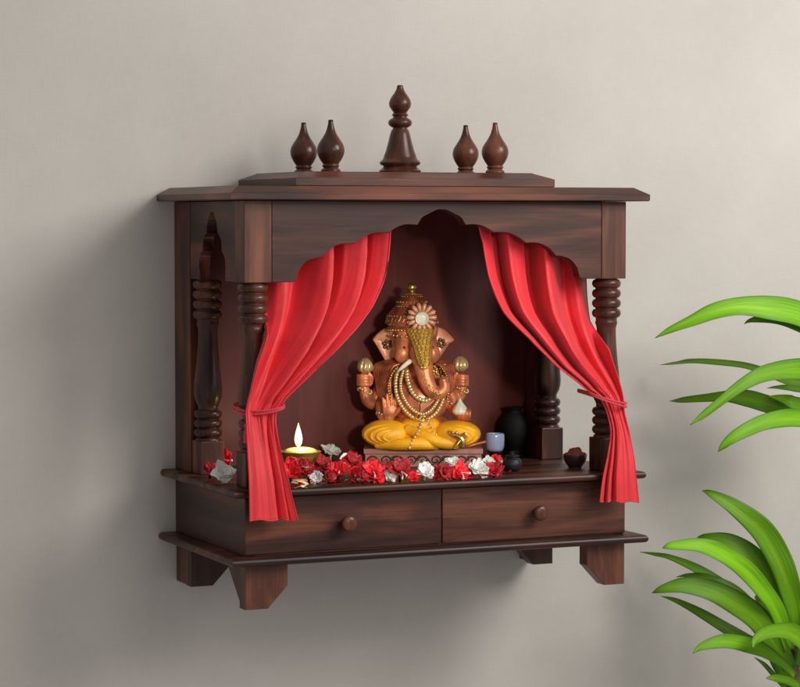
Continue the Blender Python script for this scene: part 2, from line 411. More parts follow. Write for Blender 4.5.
# legs
LZ = -.4630
fr = [(0, 0), (.058, 0), (.058, -.029), (.031, -.0575), (0, -.0575)]
def leg(sx, front):
    bm = bmesh.new()
    pa = [(sx*(CXW-u), LZ+v) for u, v in fr]
    ya = FY if front else -.002
    dy = 1 if front else -1
    th = .022
    prism('x', pa, 'y', ya, ya+dy*th, None, None, .0008, bm) if front else prism('x', pa, 'y', -.066, -.066+th, None, None, .0008, bm)
    if front:
        pb = [(FY+th+.0001, 0), (FY+.066, 0), (FY+.066, -.010), (FY+th+.0001, -.050)]
    else:
        pb = [(-.066+th+.0001, 0), (-.002, 0), (-.002, -.0574), (-.066+th+.0001, -.0574)]
    prism('x', [(y, LZ+v) for y, v in pb], 'x', *sorted((sx*(CXW-.0004), sx*(CXW-th))), None, None, .0008, bm)
    off(obj('leg', bm, W_Z2 if front else W_Z, cab))
for sx in (-1, 1):
    leg(sx, True); leg(sx, False)

# ------------------------------------------------------------------ curtains
def lerp_tab(tab, y):
    if y <= tab[0][1]: return tab[0][0]
    for i in range(len(tab)-1):
        if tab[i][1] <= y <= tab[i+1][1]:
            f = (y-tab[i][1])/(tab[i+1][1]-tab[i][1])
            # catmull
            p0 = tab[max(i-1, 0)][0]; p1 = tab[i][0]; p2 = tab[i+1][0]; p3 = tab[min(i+2, len(tab)-1)][0]
            m1 = (p2-p0)/2; m2 = (p3-p1)/2
            if i == 0: m1 = p2-p1
            if i+2 >= len(tab): m2 = p2-p1
            h = 2*f**3-3*f*f+1; 
            return h*p1+(f**3-2*f*f+f)*m1+(-2*f**3+3*f*f)*p2+(f**3-f*f)*m2
    return tab[-1][0]
def sst(a, b, x):
    x = max(0, min(1, (x-a)/(b-a))); return x*x*(3-2*x)
def fold(q):
    if q < .36: return .76*sst(.18, .36, q)
    if q < .88: return .76+.24*math.sin(PI/2*(q-.36)/.52)
    return 1-sst(.88, 1.0, q)
def make_curtain(side, label):
    # outer/inner silhouettes at successive heights (picture rows used only to read off metric positions)
    if side < 0:
        outer = [(272, 205), (270, 240), (269, 281), (268.5, 305), (266, 328), (262, 345), (256.5, 361), (250, 390), (245.5, 409), (245.5, 425), (246.5, 450), (248, 480), (248.5, 520)]
        inner = [(388, 205), (388, 225), (387, 245), (384, 270), (377, 291), (363, 316), (336, 348), (307, 377), (281, 406), (276, 414), (276, 428), (280.5, 452), (288, 480), (297, 519)]
        tie, bot = 411, 519.5
    else:
        outer = [(594, 205), (595, 240), (596.5, 281), (598, 305), (601, 329), (607, 353), (616, 376), (622, 396), (623.5, 411), (628, 431), (632.5, 455), (635, 478), (637.5, 500)]
        inner = [(471, 205), (475.5, 224), (480, 242), (487.5, 280), (502, 312), (528, 338), (557, 367), (585, 389), (600, 399), (606.5, 411), (610.5, 431), (607, 455), (602, 478), (599, 501)]
        tie, bot = 399, 501
    NT, NS = 170, 220
    top = 205
    ytab = [(-.2460, 205), (-.2460, 262), (-.2505, 284), (-.266, 310), (-.283, 334), (-.288, 350), (-.2915, tie-18), (-.2915, tie), (-.2980, tie+25), (-.3085, bot-38), (-.3100, bot)]
    v1t = [(.50, 205), (.52, 250), (.57, 330), (.68, tie-14), (.74, tie), (.70, tie+20), (.64, bot-30), (.62, bot)]
    v2t = [(.77, 205), (.78, 250), (.80, 330), (.86, tie-14), (.88, tie), (.86, tie+20), (.80, bot-30), (.79, bot)]
    amp = [(.0460, 205), (.0460, 262), (.0470, 300), (.0390, 345), (.0170, tie-22), (.0085, tie), (.0100, tie+20), (.0125, bot-30), (.0135, bot)]
    bm = bmesh.new(); grid = []
    rnd = 5.3 if side < 0 else 11.7
    for j in range(NT+1):
        py = top+(bot-top)*j/NT
        y0 = lerp_tab(ytab, py); a = lerp_tab(amp, py); v1 = lerp_tab(v1t, py); v2 = lerp_tab(v2t, py)
        o = lerp_tab(outer, py); n = lerp_tab(inner, py)
        A = P(o, py, y0); B = P(n, py, y0)
        row = []
        for i in range(NS+1):
            s = i/NS
            if s < v1:
                q = s/v1
                h = .30*fold(q)+.48*(.5-.5*math.cos(2*PI*min(q/.62, 1)))*(.75 if q < .62 else 0) + .42*fold(q)*max(0, q-.45)/.55
                h = min(1, .30*(.5-.5*math.cos(2*PI*min(q/.58, 1)))+.25+(.70*sst(.45, .84, q)))*(1-sst(.87, 1.0, q))
                w = 1.15
            elif s < v2: h = fold((s-v1)/(v2-v1)); w = 1.0
            else:
                q = (s-v2)/(1-v2); h = min(1, fold(min(q*.9, .86))); w = .95
            if py > tie-10 and s < v1:                        # below the cord the outer panel hangs nearly flat
                g = min(1, (py-tie+10)/50); q = s/v1
                hf = .80+.12*math.sin(PI*q)-.92*sst(.88, 1.0, q)+.05*math.sin(q*9)
                h = h*(1-g)+hf*g
            g = max(0, min(1, (py-(306 if side < 0 else 322))/28)); h = h+(max(h, .92)-h)*g*max(0, 1-s/.07)
            h += .05*math.sin(s*37+py*.02+rnd)*math.exp(-abs(py-tie)/60)
            p = A.lerp(B, s)
            p.y += min(a*(.95-h*w)*1.15-.0085*(a/.046), .07)
            # the sharp fold edge rolls a little over the valley beside it
            p.x += -side*a*.36*(h-.5)*(1 if s > .12 else s/.12)*(1 if s < .95 else (1-s)/.05)
            nz = noise.noise(Vector((s*3+rnd, py*.012, rnd)))
            p.y += nz*.0016
            kf = 1-.72*sst(tie+4, tie+35, py)
            p.y += kf*(.0017*noise.noise(Vector((s*15+rnd, py*.010, 3.3)))+.0005*noise.noise(Vector((s*40+rnd, py*.02, 9.1))))
            if abs(py-tie) < 60: p.y += .0009*math.sin(s*58+rnd+2*noise.noise(Vector((s*5, py*.03, 1))))*math.exp(-abs(py-tie)/22)
            if py > tie: p.z += .0010*math.sin(s*14+rnd)*((py-tie)/(bot-tie))**2
            row.append(bm.verts.new(p))
        grid.append(row)
    for j in range(NT):
        for i in range(NS): bm.faces.new((grid[j][i], grid[j][i+1], grid[j+1][i+1], grid[j+1][i]))
    root = empty('curtain', P(lerp_tab(outer, bot), bot, -.308))
    tag(root, label, 'curtain', 'red curtains tied back inside the shrine arch')
    W = root.location.copy()
    bmesh.ops.translate(bm, verts=bm.verts, vec=-W)
    c = obj('cloth', bm, CLOTH, root, True)
    sol = c.modifiers.new('thick', 'SOLIDIFY'); sol.thickness = .0016; sol.offset = 0
    # hem roll
    bm = bmesh.new(); tube(bm, [v for v in [Vector(grid_p) for grid_p in HEM(c, NS, NT)]], .0013, 8); obj('hem', bm, CLOTH, root, True)
    # tie cord: two strands looping round cloth and pillar
    ci = P(lerp_tab(inner, tie)+1.5, tie-4 if side < 0 else tie-6, -.285); co = P((239 if side < 0 else 623.5), tie+3, -.285)
    bm = bmesh.new()
    for dz, k in ((.0022, 0), (-.0022, 1)):
        a = P(282 if side < 0 else 587, (404 if side < 0 else 392)+k*1.5, -.286); b = P(239 if side < 0 else 623.5, (409 if side < 0 else 402)+k*3.5, -.270 if side < 0 else -.292)
        loop = []
        for t in range(41):
            th = 2*PI*t/40
            m = (a+b)/2; e = (b-a)/2
            d = -.0185 if math.sin(th) > 0 else .052
            p = m+e*math.cos(th); p.y = p.y-(.0215 if side < 0 else .020)*max(0, math.sin(th))**.6+.050*max(0, -math.sin(th))**.7
            p.z += -.0035*math.sin(th)
            loop.append(p-W)
        # twisted strand
        tube(bm, crv([tuple(v) for v in loop], 160), [.0015+.00025*math.sin(i*1.9) for i in range(161)], 8)
    obj('tie_cord', bm, CORD, root, True)
    if side < 0:
        bm = bmesh.new()
        t0 = P(249, 411, -.262)-W+Vector((-.010, -.018, 0)); 
        tube(bm, [t0, t0+Vector((-.0005, -.001, -.010)), t0+Vector((0, 0, -.014))], .0011, 8)
        prof = [(.0012, 0), (.0032, -.002), (.0035, -.005), (.0022, -.0075), (.0034, -.011), (.0042, -.018), (.0044, -.026), (.003, -.0265)]
        lathe(bm, [(r*(1), z) for r, z in prof[::-1]], tuple(t0+Vector((0, 0, -.013))), 18)
        obj('tassel', bm, CORD, root, True, 50)
    return root
def HEM(c, NS, NT):
    vs = c.data.vertices; base = NT*(NS+1)
    return [vs[base+i].co for i in range(0, NS+1, 2)]
make_curtain(-1, 'red velvet curtain tied back to the left front pillar, beside the candle')
make_curtain(1, 'red velvet curtain tied back to the right front pillar, nearest the plant')

# ------------------------------------------------------------------ statue
SC = 1/728.0
ST_U = 423.0
SY = -.092
sp = PZ(ST_U, 466.5, ZS)  # only to find x for the chosen depth
base_c = P(ST_U, 460, SY); base_c.z = ZS+.0002
RZ = -YAW
st = empty('elephant_headed_idol', base_c, RZ)
tag(st, 'seated elephant headed copper idol with yellow garment on a carved pink plinth', 'statue')
yb = 400  # find v=0 row: picture row of shelf at the statue
def rowof(z, x=base_c.x, y=base_c.y):
    d = Vector((x, y, z))-CAM; return 343.5-F*(d.dot(UP))/(d.dot(FW))
ROW0 = rowof(ZS)
def L3(px, py, w=0.0):      # statue-local: across, toward the viewer (-y), up
    return Vector(((px-ST_U)*SC, -w*SC, (ROW0-py)*SC))
def bakemesh(bm, name, mat, parent, vox, sm=6, smf=.6, smooth=True):
    o = obj(name, bm, mat, None, True)
    r = o.modifiers.new('r', 'REMESH'); r.mode = 'VOXEL'; r.voxel_size = vox; r.use_smooth_shade = True
    s = o.modifiers.new('s', 'SMOOTH'); s.iterations = sm; s.factor = smf
    bpy.context.view_layer.update()
    dg = bpy.context.evaluated_depsgraph_get()
    me = bpy.data.meshes.new_from_object(o.evaluated_get(dg))
    o.modifiers.clear(); old = o.data; o.data = me; bpy.data.meshes.remove(old)
    me.polygons.foreach_set('use_smooth', [True]*len(me.polygons))
    o.parent = parent
    return o
def chain(bm, pts, n=24, seg=14):
    """pts: (px,py,w,r)"""
    q = crv(pts, n)
    tube(bm, [L3(a, b, c) for a, b, c, d in q], [d*SC for a, b, c, d in q], seg)
    for e in (q[0], q[-1]): ell(bm, L3(*e[:3]), (e[3]*SC,)*3)

# plinth: slab with lip
ph = (ROW0-446)*SC
hw, hd = 58.5*SC, 27*SC
bm = bmesh.new()
bx(bm, -hw, hw, -hd, hd, 0, ph-.0075, .001)
bx(bm, -hw-.002, hw+.002, -hd-.002, hd+.002, ph-.0073, ph, .0012)
pl = obj('plinth', bm, TERRA, st)
# carved scrollwork: dark tubes, the recess shade is put into their colour
bm = bmesh.new()
zc = (ph-.0075)*.52
for k in range(9):
    cx = -hw+.011+k*(2*hw-.022)/8; sg = 1 if k % 2 else -1
    pts = []
    for t in range(26):
        a = t/25*2.6*PI; r = .0011+.0058*(1-t/25)
        pts.append((cx+sg*r*math.cos(a)*1.1, -hd-.0004, zc+r*math.sin(a)*.95))
    tube(bm, pts, [.0013*(1-.4*t/25) for t in range(26)], 6)
    if k < 8:
        nx = cx+(2*hw-.022)/16
        tube(bm, crv([(nx-.006, -hd-.0004, zc-.006*sg), (nx-.001, -hd-.0004, zc), (nx+.002, -hd-.0004, zc+.005*sg), (nx+.006, -hd-.0004, zc+.006*sg)], 12), [.0004+.0011*math.sin(PI*i/12) for i in range(13)], 6)
for sx in (-1, 1):
    for k in range(4):
        cy = -hd+.009+k*(2*hd-.018)/3
        pts = [(sx*(hw+.0004), cy+(.001+.0048*(1-t/20))*math.cos(t*.4), zc+(.001+.005*(1-t/20))*math.sin(t*.4)) for t in range(21)]
        tube(bm, pts, .0011, 6)
obj('carved_scrolls', bm, TERRAD, pl, True)

# body: one continuous surface
bm = bmesh.new()
ell(bm, L3(418, 398, 6), (31*SC, 24*SC, 27*SC))            # belly
ell(bm, L3(418, 375, 0), (27*SC, 17*SC, 22*SC))            # chest
ell(bm, L3(418, 425, 0), (34*SC, 22*SC, 14*SC))            # hips
for sx in (-1, 1):
    ell(bm, L3(418+sx*27, 371, -2), (13*SC, 11*SC, 12*SC))  # shoulders
ell(bm, L3(414, 338, 8), (23*SC, 20*SC, 24*SC))            # head
ell(bm, L3(402, 351, 16), (9*SC, 9*SC, 10*SC)); ell(bm, L3(432, 351, 16), (8*SC, 9*SC, 10*SC))  # cheeks
ell(bm, L3(405, 329, 14), (11*SC, 12*SC, 11*SC)); ell(bm, L3(427, 329, 14), (11*SC, 12*SC, 11*SC))  # temples
chain(bm, [(419, 335, 20, 14), (421, 352, 29, 11), (424, 367, 34, 9), (427, 379, 36, 8), (433, 388, 36, 7), (440, 389, 35, 6.5), (444, 383, 35, 6), (443, 377, 36, 5)], 34)  # trunk
# upper arms raised
chain(bm, [(392, 371, -4, 9), (381, 387, -6, 8), (373, 401, -2, 7.5), (366, 397, 4, 6.5), (363.5, 386, 6, 5.2)], 20)
chain(bm, [(444, 371, -4, 9), (452, 384, -6, 7.5), (457, 396, -2, 7), (461, 393, 4, 6), (462.5, 384, 6, 5)], 20)
ell(bm, L3(363.5, 378, 7), (7*SC, 6.5*SC, 7.5*SC)); ell(bm, L3(462, 378, 7), (6.8*SC, 6.5*SC, 7*SC))
# fingers of the raised fists
for cx, sx in ((363.5, 1), (462, -1)):
    for k in range(4):
        y = 373.6+k*3.0
        chain(bm, [(cx-6.5, y, 8, 1.6), (cx-3, y-.3, 13.2, 1.8), (cx+2.5, y, 14, 1.8), (cx+6, y+.4, 10, 1.5)], 8, 8)
    chain(bm, [(cx+sx*7, 381, 9, 2), (cx+sx*7.5, 375, 11, 2), (cx+sx*5, 371, 12, 1.6)], 8, 8)
# blessing hand (raised palm) with forearm
chain(bm, [(394, 382, 2, 9), (384, 402, 8, 8.5), (383, 413, 15, 7), (388, 415, 21, 6)], 16)
ell(bm, L3(389.5, 408, 24), (8*SC, 3.8*SC, 8.5*SC))
for k, (x0, x1, top_, r) in enumerate(((384, 382.5, 395.5, 1.9), (387.6, 386.8, 391.6, 2.0), (391.3, 391.2, 391.4, 2.0), (394.8, 395.4, 394.6, 1.8))):
    chain(bm, [(x0, 405, 24.5, r+.3), (x0*.5+x1*.5, 399, 25.5, r), (x1, top_, 25, r*.8)], 10, 9)
chain(bm, [(394.5, 411, 25, 2.8), (399, 406, 27, 2.2), (400.5, 402, 28, 1.8)], 10, 9)
# lower right arm holding the sweet
chain(bm, [(444, 380, 2, 8.5), (452, 396, 6, 8), (455, 408, 12, 6.5), (461, 413, 19, 5.5)], 16)
ell(bm, L3(463, 412.5, 23), (8.5*SC, 6*SC, 5*SC))
for k in range(4):
    x = 458.5+k*3.5
    chain(bm, [(x, 416, 24, 1.9), (x+.3, 413, 29.5, 1.9), (x+.6, 408.5, 29.5, 1.7), (x+.4, 406, 27, 1.3)], 8, 8)
chain(bm, [(456, 411, 25, 2.2), (453.5, 407, 27, 2), (455, 403.5, 28, 1.5)], 8, 8)
# eyes brows
body = bakemesh(bm, 'body', COPPER, st, .00085, 3, .5)
# belly panel paler skin already part of the body; eyes
for x in (405, 431.5):
    bm = bmesh.new(); ell(bm, L3(x, 344, 24.5), (2.6*SC, 1.3*SC, 1.5*SC)); obj('eye', bm, GOLDD, body, True)
bm = bmesh.new(); chain(bm, [(409, 358, 31, 2.6), (404, 362, 31, 2.3), (399.5, 366, 30, 1.5), (397.5, 368, 29.5, .6)], 14); obj('tusk', bm, IVORY, body, True)
# ears
def ear(pts, sx):
    bm = bmesh.new()
    c = Vector((sum(p[0] for p in pts)/len(pts), sum(p[1] for p in pts)/len(pts)))
    ring = crv(pts+[pts[0]], 48)[:-1]
    layers = []
    for k, f in enumerate((1.0, .93, .84, .6, .3)):
        w = [0, 1.6, .2, -.9, -1.2][k]
        layers.append([bm.verts.new(L3(c.x+(x-c.x)*f, c.y+(y-c.y)*f, 4+w-abs(x-418)*.10)) for x, y in ring])
    bk = [bm.verts.new(L3(x, y, 2-abs(x-418)*.10)) for x, y in ring]
    n = len(ring)
    for a, b in [(bk, layers[0])]+list(zip(layers[:-1], layers[1:])):
        for i in range(n): bm.faces.new((a[i], a[(i+1) % n], b[(i+1) % n], b[i]))
    bm.faces.new(layers[-1]); bm.faces.new(bk[::-1])
    bmesh.ops.triangulate(bm, faces=[f for f in bm.faces if len(f.verts) > 4])
    e = obj('ear', bm, COPPER2, body, True, 70)
    return e
e1 = ear([(371.5, 337.5), (375, 333), (380, 328.5), (385, 326), (391, 326.5), (396.5, 331), (399, 342), (398, 353), (393, 357), (386, 360.5), (381.5, 354), (377, 346)], -1)
e2 = ear([(431, 330), (434, 325.5), (439, 325), (445, 327.5), (450, 332.5), (454.5, 338), (449, 342), (444.5, 348), (441, 354.5), (437, 359), (431, 354), (429, 342)], 1)
for e, cx, cy in ((e1, 387, 342.5), (e2, 441, 341)):
    bm = bmesh.new()
    w = 4-abs(cx-418)*.10
    for k in range(6):
        a = k*PI/3+.3
        ell(bm, L3(cx+3.6*math.cos(a), cy+3.6*math.sin(a), w), (1.9*SC, .9*SC, 1.9*SC), None, 10, 8)
    obj('rosette', bm, GOLDD, e, True)
    bm = bmesh.new(); ell(bm, L3(cx, cy, w+.3), (1.6*SC, 1.2*SC, 1.6*SC), None, 10, 8)
    for k in range(6):
        a = k*PI/3+.3
        ell(bm, L3(cx+3.6*math.cos(a), cy+3.6*math.sin(a), w+.8), (.7*SC, .6*SC, .7*SC), None, 8, 6)
    obj('rosette_stud', bm, GOLD, e, True)
# crown
bm = bmesh.new()
prof = [(24, 0), (25, 3), (23.5, 5), (24.5, 8), (25, 12), (23, 17), (19, 22), (17, 24), (15, 25), (15.5, 27), (13.5, 31), (9, 34), (6, 35.5), (5, 38)]
prof = [(r*SC, z*SC) for r, z in crv(prof, 50)]
lathe(bm, prof, tuple(L3(411.5, 328, 4)), 48)
for v in bm.verts:                                          # gadrooned ribs
    c = L3(411.5, 328, 4); d = v.co-c; a = math.atan2(d.y, d.x)
    if 8*SC < d.z < 33*SC:
        k = 1+.045*abs(math.sin(a*9)); v.co.x = c.x+d.x*k; v.co.y = c.y+d.y*k*.92
crown = obj('crown', bm, COPPERD, st, True)
bm = bmesh.new()
def beads(path, n, r, seg=10):
    q = crv(path, 200)
    pts = [L3(*p[:3]) for p in q]
    ls = [0]
    for i in range(1, len(pts)): ls.append(ls[-1]+(pts[i]-pts[i-1]).length)
    for k in range(n):
        d = ls[-1]*k/max(1, n-1); i = max(j for j in range(len(ls)) if ls[j] <= d+1e-12)
        ell(bm, pts[i], (r*SC,)*3, None, seg, 8)
for zz, R, n, r in ((313, 25.0, 40, 1.0), (299, 15.2, 26, 1.0), (327, 25.2, 44, 1.5), (321.5, 24.2, 44, .9), (303.5, 16, 30, 1.1), (291.5, 9.0, 20, .9), (293.5, 10.5, 22, .8)):
    for k in range(n):
        a = 2*PI*k/n; ell(bm, L3(411.5+R*math.cos(a), zz, 4+R*math.sin(a)*.93), (r*SC,)*3, None, 8, 6)
# curved gold feather strokes over the dome
for k in range(-9, 10):
    a = -PI/2+k*.19
    pts = []
    for t in range(9):
        f = t/8; R = 27.0-10.5*f**1.5; zz = 321-17*f; aa = a+.25*f
        pts.append(L3(411.5+R*math.cos(aa), zz, 4-R*math.sin(aa)*.93))
    tube(bm, pts, [.0009*math.sin(PI*(.1+.85*i/8)) for i in range(9)], 6)
lathe(bm, [(r*SC, z*SC) for r, z in crv([(5, 0), (4, 1.5), (10.5, 2.2), (11, 3.0), (5, 3.8), (3, 5), (4.4, 7), (5.2, 9), (4.4, 11.5), (2, 13), (.5, 13.6)], 40)], tuple(L3(411.5, 293.5, 4)), 24)
obj('crown_trim', bm, GOLD, crown, True)
# crown front disc with petals
def disc_basis(cx, cy, w): return L3(cx, cy, w)
bm = bmesh.new()
for k in range(14):
    a = 2*PI*k/14
    m = Matrix.Rotation(-a, 3, 'Y')
    ell(bm, L3(421.5+10.5*math.cos(a), 314-10.5*math.sin(a), 29), (5.0*SC, 2.2*SC, 2.3*SC), m, 12, 8)
ell(bm, L3(421.5, 314, 27), (14.5*SC, 2*SC, 14.5*SC))
md = obj('medallion', bm, COPPER2, crown, True)
bm = bmesh.new()
for k in range(14):
    a = 2*PI*(k+.5)/14
    tube(bm, [L3(421.5+7.5*math.cos(a), 314-7.5*math.sin(a), 30), L3(421.5+15.5*math.cos(a), 314-15.5*math.sin(a), 29.4)], [.0006, .0010], 6)
for k in range(26):
    a = 2*PI*k/26; ell(bm, L3(421.5+15.8*math.cos(a), 314-15.8*math.sin(a), 28.6), (.0013,)*3, None, 8, 6)
obj('medallion_rays', bm, GOLDD, md, True)
bm = bmesh.new()
pf = [(0.2, 2.2), (4.2, 2.0), (4.8, 3.4), (6.2, 3.6), (7.0, 2.4), (7.2, 0)]
lathe(bm, [(r*SC, z*SC) for r, z in pf[::-1]], (0, 0, 0), 28, Matrix.Translation(L3(421.5, 315, 29.5)) @ Matrix.Rotation(PI/2, 4, 'X'))
obj('mirror', bm, IVORY, md, True, 60)
# forehead ornament: gold studded triangle running down the trunk
def tri_half(y):
    tab = [(14.5, 324), (12.2, 330), (10.2, 336), (7.9, 345), (6.5, 354), (5.2, 360), (2.2, 364.1)]
    return lerp_tab(tab, y)
def trunk_w(x, y):
    t = (y-325)/39.0
    cx = 420.5+3.5*t
    front = 31.5+13.5*t
    hwd = 20-9*t
    return front-10*(min(1, abs(x-cx)/hwd))**2
bm = bmesh.new()
rows = []
for j in range(31):
    y = 325+39*j/30; cx = 419.5+4.5*(y-325)/39; h = tri_half(y)
    rows.append([bm.verts.new(L3(cx+h*u, y, trunk_w(cx+h*u, y)+1.2)) for u in [i/8-1 for i in range(17)]])
for a, b in zip(rows[:-1], rows[1:]):
    for i in range(16): bm.faces.new((a[i], a[i+1], b[i+1], b[i]))
fo = obj('trunk_ornament', bm, GOLDB, st, True)
so = fo.modifiers.new('t', 'SOLIDIFY'); so.thickness = .0016
bm = bmesh.new()
y = 327.5; j = 0
while y < 362:
    cx = 419.5+4.5*(y-325)/39; h = tri_half(y)-2.2
    n = max(1, int(h*2/3.5))
    for k in range(n):
        x = cx+(k-(n-1)/2)*(2*h/max(n, 1))
        ell(bm, L3(x, y, trunk_w(x, y)+2.2), (1.35*SC,)*3, None, 10, 8)
    y += 3.0; j += 1
for sx in (-1, 1):
    tube(bm, [L3(419.5+4.5*(y-325)/39+sx*tri_half(y), y, trunk_w(419.5+4.5*(y-325)/39+sx*tri_half(y), y)+1.8) for y in [325+39*i/20 for i in range(21)]], .0009, 8)
tube(bm, [L3(424-2+4*i/4, 364+.8*math.sin(PI*i/4), trunk_w(424, 364)+1.8) for i in range(5)], .0009, 8)
obj('ornament_studs', bm, GOLD, fo, True)
# gold chains lower on the trunk and behind it
bm = bmesh.new()
random.seed(3)
for k in range(70):
    t = random.random(); a = random.uniform(-1.2, 1.2)
    p = crv([(425, 368, 34), (427, 379, 36), (433, 388, 36), (440, 389, 35)], 40)[int(t*40)]
    ell(bm, L3(p[0]+7*math.sin(a), p[1]+1.5*math.sin(a*3), p[2]+8*math.cos(a)), (.95*SC,)*3, None, 8, 6)
obj('trunk_jewels', bm, GOLD, st, True); bm = bmesh.new()
for k in range(60):
    x = random.uniform(431, 448); y = random.uniform(362, 384)
    ell(bm, L3(x, y, 19-abs(x-418)*.25), (1.2*SC,)*3, None, 8, 6)
obj('shoulder_jewels', bm, GOLD, st, True)

# shawl over both shoulders: ribbed cloth
def shawl(strands, mat):
    bm = bmesh.new()
    for s in strands: 
        q = crv(s, 22); tube(bm, [L3(*p[:3]) for p in q], [p[3]*SC for p in q], 10)
    return obj('shawl', bm, mat, st, True)
shL = [[(402-k*1.2, 361-k*.4, 12-k*1.2, 2.0), (392-k*2.5, 365-k*.5+k*.4, 14-k*1.9, 2.4), (386.5-k*1.9+3, 378, 19-k*2.2, 2.5), (388-k*1.6+2, 392, 20-k*2, 2.2), (391-k*1.3, 401-k*.7, 18-k*1.6, 1.5)] for k in range(8)]
shawl(shL, COPPERD)
def shawl_gold(strands):
    bm = bmesh.new()
    for s in strands:
        q = crv(s, 22); tube(bm, [L3(p[0], p[1], p[2]+1.5) for p in q], [.55*SC]*23, 6)
    obj('shawl_piping', bm, GOLD, st, True)
shawl_gold([[((a[0]+b[0])/2, (a[1]+b[1])/2, (a[2]+b[2])/2, 1) for a, b in zip(s1, s2)] for s1, s2 in list(zip(shL[:-1], shL[1:]))[::2]])
shawl([[(435+k*1.2, 361-k*.3, 12-k*1.2, 2.0), (444+k*2.2, 365, 14-k*1.8, 2.4), (446+k*1.8, 378, 19-k*2.2, 2.4), (445+k*1.5, 390, 19-k*2, 2.1), (443+k*1.2, 399-k, 17-k*1.6, 1.5)] for k in range(6)], COPPERD)
# necklaces and garlands
bm = bmesh.new()
beads([(398, 366, 23), (395.5, 377, 25), (396, 390, 29), (401, 402, 32), (410, 412, 33), (421, 417, 33), (433, 412, 33), (441, 401, 31), (444.5, 388, 27), (445, 376, 23)], 40, 2.1)
beads([(403, 368, 24), (400.5, 378, 27), (401, 388, 31), (405.5, 398, 34.5), (413, 406.5, 35.5), (422, 410.5, 35.5), (431, 406, 35.5), (437.5, 397, 33), (440, 389, 30)], 33, 1.8)
beads([(407, 368, 26), (407.5, 376, 30), (411, 387, 33), (417, 394, 34), (425, 397, 34.5), (432, 394, 34)], 15, 2.4)
nk = obj('necklace', bm, PEARL, st, True)
bm = bmesh.new()
for k in range(22):
    a = random.uniform(0, 2*PI); r = random.uniform(0, 6)
    ell(bm, L3(423+r*math.cos(a)*1.5, 413+r*math.sin(a)*.8, 34+random.random()*2), (1.5*SC,)*3, None, 8, 6)
obj('pendant', bm, GOLD, nk, True)
bm = bmesh.new()
beads([(397, 364, 22), (391, 372, 24), (388, 384, 26), (390, 396, 27)], 14, 1.3)
obj('shawl_beads', bm, GOLD, st, True); bm = bmesh.new(); beads([(441, 364, 20), (447, 374, 23), (449, 386, 24), (447, 396, 23)], 14, 1.3)
obj('shawl_beads', bm, GOLD, st, True)
bm = bmesh.new()
for k in range(11):
    a = PI*(.10+.80*k/10); ell(bm, L3(412+22.5*math.cos(a), 331.5+1.6*math.sin(a), 8+20*math.sin(a)), (1.5*SC,)*3, None, 8, 6)
obj('brow_beads', bm, GOLD, st, True)
# sacred sash across belly (striped)
bm = bmesh.new()
for k in range(5):
    q = crv([(438-k*1.6, 392-k, 30, 1.1), (430-k*1.2, 400-k*1.2, 31.5, 1.2), (420, 408-k*1.6, 32, 1.1)], 16)
    tube(bm, [L3(*p[:3]) for p in q], [p[3]*SC*.6 for p in q], 8)
obj('sash', bm, COPPER2, st, True)
# yellow garment: crossed legs, two swelling knees and a dip between
bm = bmesh.new()
LOB = [((386, 431, 22), (25, 14.2, 24)), ((456, 431.5, 22), (25, 14.0, 24))]
for (cx, cy, cw), (rx, rz, rw) in LOB: ell(bm, L3(cx, cy, cw), (rx*SC, rw*SC, rz*SC), None, 32, 20)
ell(bm, L3(420, 432, 18), (32*SC, 20*SC, 12*SC)); ell(bm, L3(420, 422, 20), (20*SC, 14*SC, 9*SC))
chain(bm, [(378, 441, 34, 4.5), (398, 440, 43, 6.0), (420, 439.5, 45, 6.2), (436, 441, 42, 4.5)], 20, 14)
chain(bm, [(408, 426, 34, 5), (424, 432, 42, 6), (440, 438, 45, 6), (458, 441, 40, 4.5)], 20, 14)
for li, ((cx, cy, cw), (rx, rz, rw)) in enumerate(LOB):
    sg = -1 if li == 0 else 1
    for k in range(4):
        f = .93-.17*k
        pts = []
        for t in range(22):
            a = math.radians(-66+t*6.6)
            u = sg*(1.42*f*math.cos(a)-.47); v = f*math.sin(a)*.88-(1-f)*.22
            d = 1-u*u-v*v
            if d < .03: d = .03
            pts.append((L3(cx+rx*u, cy-rz*v, cw+rw*math.sqrt(d)-.4), (.5+1.25*math.sin(PI*t/21))*SC))
        tube(bm, [p[0] for p in pts], [p[1] for p in pts], 8)
gar = bakemesh(bm, 'garment', SAFF, st, .0007, 2, .5)
bm = bmesh.new()
beads([(422, 417, 36), (418, 427, 44), (412, 436, 50), (409, 443, 51)], 9, 1.5)
beads([(428, 417, 35), (433, 426, 42), (438, 434, 46), (442, 442, 47)], 8, 1.4)
obj('waist_beads', bm, PEARL, gar, True)
# little mouse attendant
bm = bmesh.new()
chain(bm, [(449, 427, 47, 1.6), (452, 430, 48, 2.2), (458, 431.5, 49, 2.8), (462, 436, 49, 3.2), (462, 441, 48, 3.2)], 14, 10)
chain(bm, [(460, 431, 51, 1.3), (464, 428, 52, 1), (466, 432, 52, .9)], 8, 8)
chain(bm, [(459, 436, 51, 1.4), (456, 440, 52, 1.2), (454, 443, 52, 1)], 8, 8)
ell(bm, L3(452, 427.5, 50), (1.6*SC,)*3, None, 8, 6); ell(bm, L3(456, 428, 50), (1.6*SC,)*3, None, 8, 6)
obj('mouse_figure', bm, GOLD, st, True)
